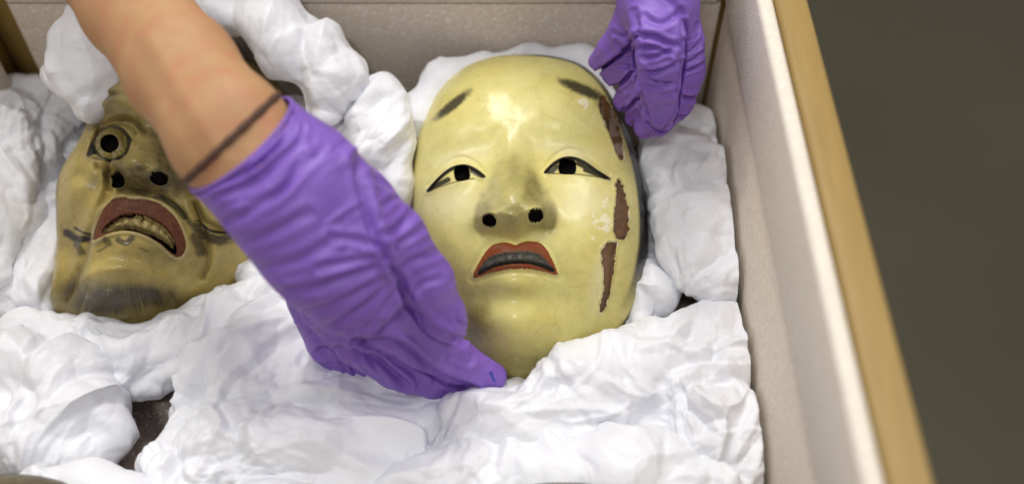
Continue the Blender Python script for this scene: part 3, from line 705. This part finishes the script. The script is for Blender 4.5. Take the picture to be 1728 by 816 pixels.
def crumple(V, F, seed, amp=1.0, axis=None, it=14):
    """Thin paper round a soft core: every edge wants to be longer than the core allows, so the sheet buckles into folds."""
    n = len(V); nr = vnormals(V, F); p = V.copy()
    a, b = edges_of(F); na = len(a)
    da = np.concatenate([a, F[:, 0], F[:, 1]]); db = np.concatenate([b, F[:, 2], F[:, 3]])
    deg = np.bincount(a, minlength=n) + np.bincount(b, minlength=n); degd = (np.bincount(da, minlength=n) + np.bincount(db, minlength=n))[:, None]
    deg = deg[:, None]
    wv = np.stack([noise(p, 13, seed + k) for k in range(3)], 1) * .030; q = p + wv; w2 = np.stack([noise(p, 45, seed + 30 + k) for k in range(3)], 1) * .004
    ax = None
    def stretch(q, ax, f): return q - f * (q @ ax)[:, None] * ax
    if axis is not None: ax = np.asarray(axis, float); ax /= np.linalg.norm(ax)
    r3 = np.random.default_rng(int(seed)); d2 = r3.normal(size=3); d2 /= np.linalg.norm(d2)
    d3 = r3.normal(size=3); d3 /= np.linalg.norm(d3)
    q1 = stretch(q, ax if ax is not None else d2, .70); q2 = stretch(q + w2, d2, .84); q3 = stretch(q + w2, d3, .80)
    m1 = .5 + .5 * sstep(-.3, .4, noise(p, 15, seed + 8)); m2 = .45 + .55 * sstep(-.15, .45, noise(p, 20, seed + 9)); m3 = .35 + .65 * sstep(-.15, .4, noise(p, 26, seed + 10))
    h = .0020 * noise(q, 20, seed + 3) + .34 * facets(q1, .040, seed) * m1 + .36 * facets(q2, .021, seed + 1.7) * m2 + .32 * facets(q3, .013, seed + 2.9) * m3 + .22 * facets(q3, .007, seed + 4.1) * m3 * m2 + .20 * facets(q2, .009, seed + 6.3) * sstep(.0, .5, noise(p, 24, seed + 14))
    # edges of overlapping layers and long pinched ridges
    for k in range(0):
        f = noise(q, 16, seed + 40 + k) * .05 + facets(q2, .05, seed + 50 + k) * .3; h += .0005 * np.tanh(f / .0006) * sstep(-.2, .3, noise(p, 18, seed + 60 + k))
    for k in range(2):
        f = noise(q1 + w2, 20, seed + 70 + k); h += .0016 * np.maximum(1 - np.abs(f) / .10, 0) ** 1.5 * sstep(0, .45, noise(p, 22, seed + 80 + k))
    B = V + nr * (h * amp)[:, None]
    def lap(X): return np.stack([np.bincount(a, X[b, c], n) + np.bincount(b, X[a, c], n) for c in range(3)], 1) / deg - X
    mid = (p[da] + p[db]) / 2
    ex = 1 + (.004 + .10 * sstep(.05, .6, noise(mid, 24, seed + 11))) * amp
    if ax is not None:
        e = V[db] - V[da]; e /= np.linalg.norm(e, axis=1, keepdims=True) + 1e-9; ex = 1 + (ex - 1) * (1 - .7 * np.abs(e @ ax) ** 2)
    rest = np.linalg.norm(B[da] - B[db], axis=1) * ex
    X = B + nr * (.0005 * noise(q1, 70, seed + 5) + .0003 * noise(q2, 150, seed + 6))[:, None]
    for k in range(it):
        d = X[db] - X[da]; L = np.linalg.norm(d, axis=1); c = d * ((L - rest) / (L + 1e-9) * .5)[:, None]
        X = X + np.stack([np.bincount(da, c[:, i], n) - np.bincount(db, c[:, i], n) for i in range(3)], 1) / degd * 1.7
        l1 = lap(X); X = X - .05 * lap(l1)
        # the core keeps the overall form: cancel the mean swelling in cells about as wide as a fold
        D = X - B; g = np.floor(B / .022 + rng.random(3)).astype(int); g -= g.min(0); m = g.max(0) + 1
        key = (g[:, 0] * m[1] + g[:, 1]) * m[2] + g[:, 2]; cnt = np.maximum(np.bincount(key, minlength=m.prod()), 1)
        X = X - .30 * np.stack([(np.bincount(key, D[:, i], m.prod()) / cnt)[key] for i in range(3)], 1) - .003 * D
    return X


def bundle(label, chains, seed, amp=1.0, h=.0010, k=.008, flat=1.25):
    P = []; R = []; C = []
    for ch in chains:
        a = np.array(ch, float); pts = at_z(a[:, 0], a[:, 1], a[:, 2]); _, _, t = proj(pts); r = a[:, 3] * t / FPX
        C.append((pts, r)); P.append(pts); R.append(r)
    P = np.concatenate(P); R = np.concatenate(R)
    s = SDF(P, R, h)
    for pts, r in C: s.chain(pts, list(r), k, (np.array([0, 0, 1.0]), flat))
    V, F = s.mesh(3)
    ax = C[0][0][-1] - C[0][0][0] if len(C[0][0]) > 1 else None
    V = crumple(V, F, seed, amp, ax)
    V[:, 0] = np.where(V[:, 0] > XR - .0008, XR - .0008 + .02 * (V[:, 0] - XR), V[:, 0]); V[:, 1] = np.minimum(V[:, 1], YB - .003 + .02 * (V[:, 1] - YB))
    V[:, 2] = np.maximum(V[:, 2], ZF + .0006)
    F = F[:, ::-1] if ((vnormals(V, F) * (V - V.mean(0))).sum(1).mean() < 0) else F
    o = mesh_obj('tissue_bundle', V, F, PAPER); tag(o, label, 'tissue paper', GP)
    return o


BUNDLES = [
    ('tall puffy white tissue wad filling the left edge of the crate', [[(62, 185, .010, 62), (22, 255, .012, 84), (-5, 335, .008, 84), (-45, 430, .0, 80)], [(95, 205, .0, 45), (60, 300, .0, 50)]], .9),
    ('long white tissue roll arching over the crown of the ochre mask', [[(150, 58, .085, 58), (136, 122, .07, 58), (158, 170, .06, 36)], [(150, 58, .085, 56), (235, 15, .090, 58), (340, 14, .090, 54), (440, 30, .087, 52), (522, 82, .077, 64), (556, 130, .068, 54), (542, 188, .055, 36)], [(500, 185, .035, 42), (520, 250, .02, 40)]], .75),
    ('plump white tissue pillow between the arching roll and the pale mask', [[(640, 170, .055, 52), (645, 228, .045, 58), (640, 300, .03, 58)], [(585, 230, .03, 55), (570, 300, .02, 65)]], .75),
    ('thin gathered white tissue band hugging the crown of the pale mask', [[(690, 340, .004, 34), (697, 265, .022, 32), (714, 190, .042, 30), (750, 134, .048, 31), (820, 104, .049, 27), (900, 92, .048, 24), (975, 104, .048, 22), (1030, 165, .045, 20)], [(668, 330, .004, 30), (680, 250, .018, 26), (700, 190, .035, 24)]], .5),
    ('smooth upright white tissue pillow beside the pale mask and foam wall', [[(1146, 225, .018, 66), (1160, 300, .02, 80), (1172, 400, .014, 80), (1186, 452, .012, 72)], [(1205, 215, .01, 30), (1220, 300, .01, 36)]], .85),
    ('small ruffled white tissue twist tucked at the jaw of the pale mask', [[(1070, 540, -.005, 30), (1103, 495, -.004, 30), (1106, 430, -.004, 26), (1100, 360, -.004, 22)]], .9),
    ('wide white tissue sheet bundle below the chin of the pale mask', [[(1195, 588, .002, 78), (1085, 625, .0, 82), (985, 665, -.002, 74), (885, 712, -.006, 74), (790, 735, -.012, 62)], [(1200, 590, .0, 78), (1215, 690, .004, 94), (1210, 760, .0, 94)], [(1110, 690, -.012, 90), (1010, 710, -.015, 96), (900, 745, -.02, 84)]], 1.0),
    ('lowest white tissue bundle in the right half along the picture edge', [[(690, 830, -.02, 70), (800, 806, -.014, 84), (930, 822, -.016, 88), (1060, 830, -.012, 98), (1180, 850, -.006, 92), (1262, 830, -.004, 56)]], .9),
    ('creased white tissue wad pressed against the cheek of the ochre mask', [[(120, 240, -.008, 34), (90, 325, -.01, 44), (72, 410, -.012, 54), (60, 490, -.018, 60), (20, 505, -.018, 52)]], .9),
    ('white tissue strip wrapped under the bearded chin of the ochre mask', [[(50, 572, -.018, 52), (140, 586, -.014, 56), (225, 608, -.014, 60), (320, 580, -.010, 62), (395, 530, -.006, 58), (450, 500, -.008, 44)]], .9),
    ('big rounded white tissue pillow in the near left corner', [[(10, 635, -.01, 92), (95, 668, -.01, 84), (145, 712, -.012, 58)], [(20, 730, -.01, 92), (115, 752, -.014, 76)]], 1.0),
    ('largest white tissue bundle below the lower gloved hand', [[(368, 630, -.02, 70), (440, 600, -.014, 88), (520, 600, -.022, 82)], [(408, 700, -.016, 126), (515, 700, -.020, 118), (640, 712, -.030, 92), (730, 700, -.026, 70)], [(345, 796, -.014, 108), (480, 800, -.014, 124), (620, 800, -.02, 100)]], 1.25),
    ('small white tissue tuft between the ochre mask and the glove', [[(428, 430, -.006, 40), (450, 470, -.008, 44)], [(420, 380, -.012, 40), (430, 430, -.01, 40)]], .8),
    ('low flat white tissue fold at the bottom left edge of the picture', [[(40, 820, .004, 42), (140, 830, .002, 48), (225, 860, .0, 44)]], .9),
    ('white tissue packing seen between the two masks below the glove', [[(560, 420, -.05, 90), (640, 480, -.05, 90), (690, 600, -.05, 90), (560, 560, -.05, 90)], [(690, 640, -.05, 80), (800, 680, -.045, 70)], [(640, 400, -.03, 70), (680, 380, -.02, 50)]], .8),
]
for i, (lab, ch, am) in enumerate(BUNDLES): bundle(lab, ch, 100 + 13 * i, am * 1.3)
# ------------------------------------------------------------------ the person: a bare forearm and two gloved hands
prs = empty('person', at_z(500, -300, .2)); tag(prs, 'person reaching in with bare forearm, thin brown wrist band and two purple nitrile gloves', 'person')


def pts_of(ch):
    a = np.array(ch, float); return at_t(a[:, 0], a[:, 1], a[:, 2]), list(a[:, 3] * a[:, 2] / FPX)


def wrinkle(V, F, folds, grain, seed, gamp=1.0):
    """Folds of tight rubber where the photograph shows them; each is (points in the picture, width, depth)."""
    n = vnormals(V, F); x, y, z = proj(V); fc = sstep(.02, .35, ((CAM - V) / np.linalg.norm(CAM - V, axis=1, keepdims=True) * n).sum(1))
    h = np.zeros(len(V))
    for pts, wd, dep in folds:
        p = smooth_poly(pts, 4, False); m = (x > p[:, 0].min() - 40) & (x < p[:, 0].max() + 40) & (y > p[:, 1].min() - 40) & (y < p[:, 1].max() + 40)
        xs = x[m] + 2.5 * noise2(x[m], y[m], .03, seed + 3); d = seg_dist(xs, y[m], p)
        e = np.minimum(np.hypot(xs - p[0, 0], y[m] - p[0, 1]), np.hypot(xs - p[-1, 0], y[m] - p[-1, 1])); tp = sstep(0, 22, e + 6)
        h[m] += tp * dep * (-np.exp(-(d / wd) ** 2) + .55 * np.exp(-((d - 2.1 * wd) / (1.1 * wd)) ** 2))
    for ang, f1, f2, a in grain:
        c, s_ = math.cos(math.radians(ang)), math.sin(math.radians(ang)); u, v = x * c + y * s_, -x * s_ + y * c
        nn = noise(np.stack([u * f1, v * f2, z * 12], 1), 1.0, seed); h += gamp * a * (np.maximum(1 - np.abs(nn) * 2.4, 0) ** 1.5 - .3) * sstep(-.2, .35, noise2(x, y, .011, seed + 5))
    h = np.clip(h * 1.3, -3.6, 2.4)
    return V + n * (h * fc * .001)[:, None]


def ring_on(s, c, nrm, n=72, tilt=None, off=0.0):
    """Where a plane cuts the limb: march outwards from the axis to the skin."""
    nrm = nrm / np.linalg.norm(nrm); u = np.cross(nrm, [0.3, .2, .9]); u /= np.linalg.norm(u); v = np.cross(nrm, u); out = []
    for k in range(n):
        th = 2 * math.pi * k / n; d = u * math.cos(th) + v * math.sin(th); r = np.linspace(0, .06, 240); P = c + r[:, None] * d
        g = np.clip(((P - s.o) / s.h).round().astype(int), 0, s.n - 1); f = s.F[g[:, 0], g[:, 1], g[:, 2]]
        i = np.argmax(f > 0) if (f > 0).any() else 239
        rr = r[i] - (f[i] * (r[i] - r[i - 1]) / (f[i] - f[i - 1] + 1e-9) if i else 0); out.append(c + d * (rr + off))
    P = np.array(out)
    for _ in range(14): P = (P + .5 * (np.roll(P, 1, 0) + np.roll(P, -1, 0))) / 2
    return P


def tube(P, r, m=8):
    n = len(P); T = np.roll(P, -1, 0) - np.roll(P, 1, 0); T /= np.linalg.norm(T, axis=1, keepdims=True); c = P.mean(0)
    O = P - c; O -= (O * T).sum(1)[:, None] * T; O /= np.linalg.norm(O, axis=1, keepdims=True); Bn = np.cross(T, O)
    r = np.broadcast_to(r, (n,))
    V = np.concatenate([P + r[:, None] * (math.cos(a) * O + math.sin(a) * Bn) for a in np.arange(m) * 2 * math.pi / m])
    F = [[k * n + i, k * n + (i + 1) % n, ((k + 1) % m) * n + (i + 1) % n, ((k + 1) % m) * n + i] for k in range(m) for i in range(n)]
    return V, np.array(F)


def orient(V, F):
    n = vnormals(V, F); return F[:, ::-1] if (n * (V - V.mean(0))).sum(1).mean() < 0 else F


FACE = (-FW, 1.38)
arm_ch = pts_of([(-40, -360, .66, 100), (60, -215, .625, 92), (150, -95, .59, 88), (225, 10, .56, 86), (305, 118, .53, 92), (385, 225, .505, 99), (450, 300, .503, 100)])
s = SDF(*arm_ch, .0012); s.chain(*arm_ch, .01, FACE)
V, F = s.mesh(6); F = orient(V, F); n = vnormals(V, F)
x, y, z = proj(V)                                  # tendons on the inner wrist and the long soft hollow beside them
hh = .9 * np.exp(-(seg_dist(x, y, [(250, 60), (330, 190), (385, 270)]) / 13) ** 2) - .9 * np.exp(-(seg_dist(x, y, [(225, 80), (300, 200), (350, 285)]) / 16) ** 2) - .5 * np.exp(-(seg_dist(x, y, [(290, 40), (370, 170), (430, 240)]) / 16) ** 2)
V = V + n * (hh * .00055)[:, None]
mesh_obj('arm', V, F, SKIN, prs)
ct = at_t(388, 232, .505); tie_n = np.cross(at_t(464, 164, .505) - at_t(311, 307, .505), at_t(394, 229, .482) - at_t(311, 307, .505)); ct = at_t(388, 236, .503)
P = ring_on(s, ct, tie_n, off=.0006); k = np.arange(len(P)); V, F = tube(P, .0020 + .0002 * np.sin(k * 1.3), 10); V2, F2 = V, F
mesh_obj('wrist_band', V, orient(V, F), BAND, prs)
slv = pts_of([(-60, -390, .668, 118), (40, -245, .632, 112)]); s2 = SDF(*slv, .002); s2.chain(*slv, .01, FACE); V, F = s2.mesh(3)
dd = np.linalg.norm(V - slv[0][1], axis=1); V = V + vnormals(V, F) * (.0015 * noise(V, 60, 4))[:, None]
mesh_obj('sleeve', V, orient(V, F), SLEEVE, prs)

# ---- the nearer hand: back of the hand up, thumb along the mask's cheek, fingers under its chin
gl = [([(345, 165, .515, 96), (405, 243, .506, 104), (495, 325, .506, 117), (555, 410, .514, 112), (592, 478, .528, 90)], .012, 1.30),
      ([(520, 290, .515, 80), (600, 348, .522, 66), (664, 402, .528, 54), (718, 474, .541, 46), (748, 532, .553, 36), (757, 546, .558, 32)], .005, 1.0),
      ([(600, 460, .535, 70), (648, 528, .553, 54), (700, 570, .574, 46), (770, 609, .592, 37), (832, 635, .603, 24)], .003, 1.0),
      ([(560, 500, .548, 62), (612, 574, .572, 46), (668, 618, .590, 38), (735, 643, .602, 30), (812, 648, .609, 18)], .002, 1.0),
      ([(535, 500, .570, 52), (562, 570, .594, 46), (598, 628, .612, 43), (632, 644, .622, 30), (668, 646, .628, 22)], .002, 1.0)]
al = [pts_of(c[0]) for c in gl]
s = SDF(np.concatenate([a[0] for a in al]), sum([a[1] for a in al], []), .0009)
for (c, k, fl_), (p_, r_) in zip(gl, al): s.chain(p_, r_, k, (-FW, fl_) if fl_ > 1 else None)
V, F = s.mesh(4); F = orient(V, F)
folds1 = [([(600, 268), (612, 320), (624, 372), (648, 425), (668, 462), (690, 510), (730, 556), (775, 578)], 7, 2.6),
          ([(357, 312), (425, 283), (470, 250), (494, 222)], 5, 1.1), ([(372, 330), (440, 300), (505, 246)], 6, 1.0), ([(389, 372), (466, 330), (512, 268)], 7, 1.1), ([(420, 345), (480, 318), (545, 250)], 6, .8),
          ([(340, 325), (400, 300), (445, 272)], 4, .9), ([(430, 285), (475, 235), (487, 195)], 4, 1.2), ([(445, 290), (500, 240), (512, 215)], 4, 1.0),
          ([(402, 410), (450, 395), (520, 360)], 8, .9), ([(432, 452), (500, 440), (560, 405)], 8, .8), ([(470, 492), (530, 485), (600, 462), (645, 444)], 7, 1.3),
          ([(500, 530), (560, 515), (625, 480), (655, 455)], 6, 1.4), ([(515, 566), (570, 545), (630, 500), (662, 462)], 6, 1.2), ([(540, 450), (600, 440), (646, 432)], 6, .9), ([(560, 400), (605, 405), (636, 415)], 6, .8),
          ([(535, 588), (590, 575), (640, 530), (668, 480)], 5, 1.1), ([(650, 395), (672, 385), (695, 362)], 6, 1.2), ([(660, 420), (690, 400), (715, 385)], 5, 1.0), ([(668, 455), (700, 440), (735, 425)], 6, 1.1), ([(690, 500), (715, 478), (740, 470)], 5, .7),
          ([(645, 350), (665, 335), (680, 338)], 5, .9), ([(620, 300), (650, 310), (672, 330)], 5, .8), ([(770, 530), (775, 545), (787, 552)], 4, 1.0),
          ([(600, 578), (640, 574), (672, 580), (700, 600), (735, 630), (800, 656)], 6, 3.0), ([(545, 590), (575, 588), (605, 594), (640, 612), (682, 648)], 6, 3.0),
          ([(590, 600), (600, 625), (612, 640)], 3, .9), ([(606, 598), (618, 622), (630, 636)], 3, .9), ([(622, 604), (636, 624), (650, 640)], 3, .9), ([(575, 604), (584, 625), (592, 640)], 3, .7),
          ([(770, 600), (790, 612), (796, 600)], 4, .5), ([(735, 620), (750, 610), (752, 598)], 4, .5), ([(660, 625), (672, 640), (690, 648)], 4, .8), ([(740, 652), (730, 640), (745, 634)], 3, .6), ([(640, 545), (662, 540), (680, 520)], 5, .9)]
V = wrinkle(V, F, folds1, [(-33, .004, .030, .9), (-40, .010, .070, .35), (40, .008, .05, .25)], 3)
# cut the cuff open along a slanted plane and give it its rolled bead
c1, c2, c3 = at_t(320, 313, .507), at_t(484, 170, .507), at_t(434, 264, .474); cn = np.cross(c2 - c1, c3 - c1); cn /= np.linalg.norm(cn)
if (at_t(560, 400, .51) - c1) @ cn < 0: cn = -cn
wob = .0022 * noise(V, 45, 9)
keep = ((V - c1) @ cn + wob)[F].min(1) > 0
ids, inv = np.unique(F[keep], return_inverse=True); F1 = inv.reshape(-1, 4); V1 = V[ids]
glove = mesh_obj('glove', V1, F1, NITRILE, prs)
sol = glove.modifiers.new('film', 'SOLIDIFY'); sol.thickness = .0007; sol.offset = -1
hal = (c1 + c2) / 2; P = ring_on(s, at_t(405, 243, .506) , cn, n=90, off=-.0002)
P = P + cn * .0016 - cn * (.0022 * noise(P, 45, 9))[:, None]
P = P - cn * ((P - c1) @ cn)[:, None] + cn * .0008
b_ = tube(P, .0011, 8); mesh_obj('cuff_bead', b_[0], orient(*b_), NITRILE, glove)
# blue pen mark on the forefinger
n1 = vnormals(V1, F1); x, y, z = proj(V1); ok = poly_sd(x, y, [(824, 624), (831, 628), (838, 643), (832, 645), (827, 636)]) + 1.5 * noise2(x, y, .3, 4) + 40 * (((CAM - V1) * n1).sum(1) < 0) < 0
fm = F1[ok[F1].all(1)]
if len(fm): ids, inv = np.unique(fm, return_inverse=True); mesh_obj('pen_mark', V1[ids] + n1[ids] * .0003, inv.reshape(-1, 4), BLUE, glove)

# ---- the farther hand, bunched, holding the upper edge of the mask
g2 = [([(1108, -150, .600, 82), (1108, -60, .590, 74), (1112, 10, .588, 62), (1124, 60, .596, 50)], .010, 1.0),
      ([(1098, 10, .575, 44), (1112, 60, .568, 42), (1114, 92, .570, 40)], .003, 1.0),
      ([(1114, 92, .570, 40), (1112, 140, .584, 36), (1114, 182, .600, 29), (1116, 200, .608, 20)], .0015, 1.0),
      ([(1136, 0, .590, 38), (1150, 70, .596, 38), (1154, 120, .604, 36), (1138, 170, .618, 33), (1108, 205, .626, 26), (1088, 216, .632, 19)], .0015, 1.0),
      ([(1082, 10, .598, 42), (1058, 50, .608, 30), (1030, 80, .618, 21), (1006, 104, .63, 14)], .002, 1.0),
      ([(1095, 70, .614, 38), (1060, 102, .624, 27), (1034, 124, .634, 20)], .0015, 1.0),
      ([(1098, 120, .62, 36), (1072, 150, .63, 26), (1052, 170, .64, 18)], .0015, 1.0),
      ([(1100, 165, .624, 28), (1080, 186, .636, 20), (1068, 200, .642, 14)], .0015, 1.0)]
al = [pts_of(c[0]) for c in g2]
s = SDF(np.concatenate([a[0] for a in al]), sum([a[1] for a in al], []), .0009)
for (c, k, fl_), (p_, r_) in zip(g2, al): s.chain(p_, r_, k)
V, F = s.mesh(3); F = orient(V, F)
folds2 = [([(1074, 66), (1074, 100), (1080, 130), (1086, 165), (1097, 204)], 4, 2.6), ([(1097, 206), (1116, 218), (1136, 196), (1144, 165)], 3.5, 2.2), ([(1078, 58), (1045, 92), (1012, 118)], 4, 2.4), ([(1082, 108), (1052, 138), (1036, 146)], 4, 2.2), ([(1086, 158), (1066, 178), (1054, 186)], 4, 2.0), ([(1075, 62), (1100, 62), (1130, 75), (1148, 72)], 5, 1.3), ([(1078, 82), (1105, 80), (1140, 92)], 4, 1.0), ([(1080, 100), (1110, 95), (1146, 78)], 4, 1.0), ([(1078, 112), (1100, 122), (1135, 112), (1146, 95)], 4, 1.6),
          ([(1082, 122), (1110, 138), (1138, 140)], 4, 1.1), ([(1092, 142), (1112, 148), (1138, 135)], 4, .7), ([(1110, 165), (1125, 160), (1140, 150)], 5, .7),
          ([(1150, 40), (1152, 90), (1146, 130), (1142, 165)], 5, 1.8), ([(1150, 70), (1172, 62), (1176, 40)], 3, 1.0), ([(1150, 92), (1172, 82), (1180, 70)], 3, 1.2), ([(1150, 106), (1172, 100), (1184, 88)], 3, 1.2), ([(1148, 122), (1170, 116), (1186, 108)], 3, 1.2),
          ([(1146, 158), (1166, 166), (1188, 152)], 4, 1.8), ([(1140, 192), (1158, 196), (1172, 186)], 3, 1.3), ([(1035, 55), (1048, 62), (1060, 58)], 4, .9), ([(1040, 70), (1052, 80), (1066, 78)], 4, 1.0), ([(1042, 110), (1060, 112), (1078, 104)], 4, 1.0),
          ([(1060, 165), (1072, 170), (1084, 160)], 4, .9), ([(1085, 30), (1115, 40), (1150, 20)], 6, .9), ([(1120, -10), (1145, 20), (1150, 50)], 5, 1.2), ([(1070, 20), (1078, 50), (1085, 60)], 5, 1.0)]
V = wrinkle(V, F, [(p, w * .85, d * 1.35) for p, w, d in folds2], [(-15, .008, .06, .5), (10, .015, .10, .25)], 11)
mesh_obj('glove', V, F, NITRILE, prs)
fa = pts_of([(1108, -190, .603, 78), (1090, -300, .63, 76), (1060, -480, .68, 84)]); s3 = SDF(*fa, .002); s3.chain(*fa, .01); V, F = s3.mesh(3); mesh_obj('arm', V, orient(V, F), SKIN, prs)
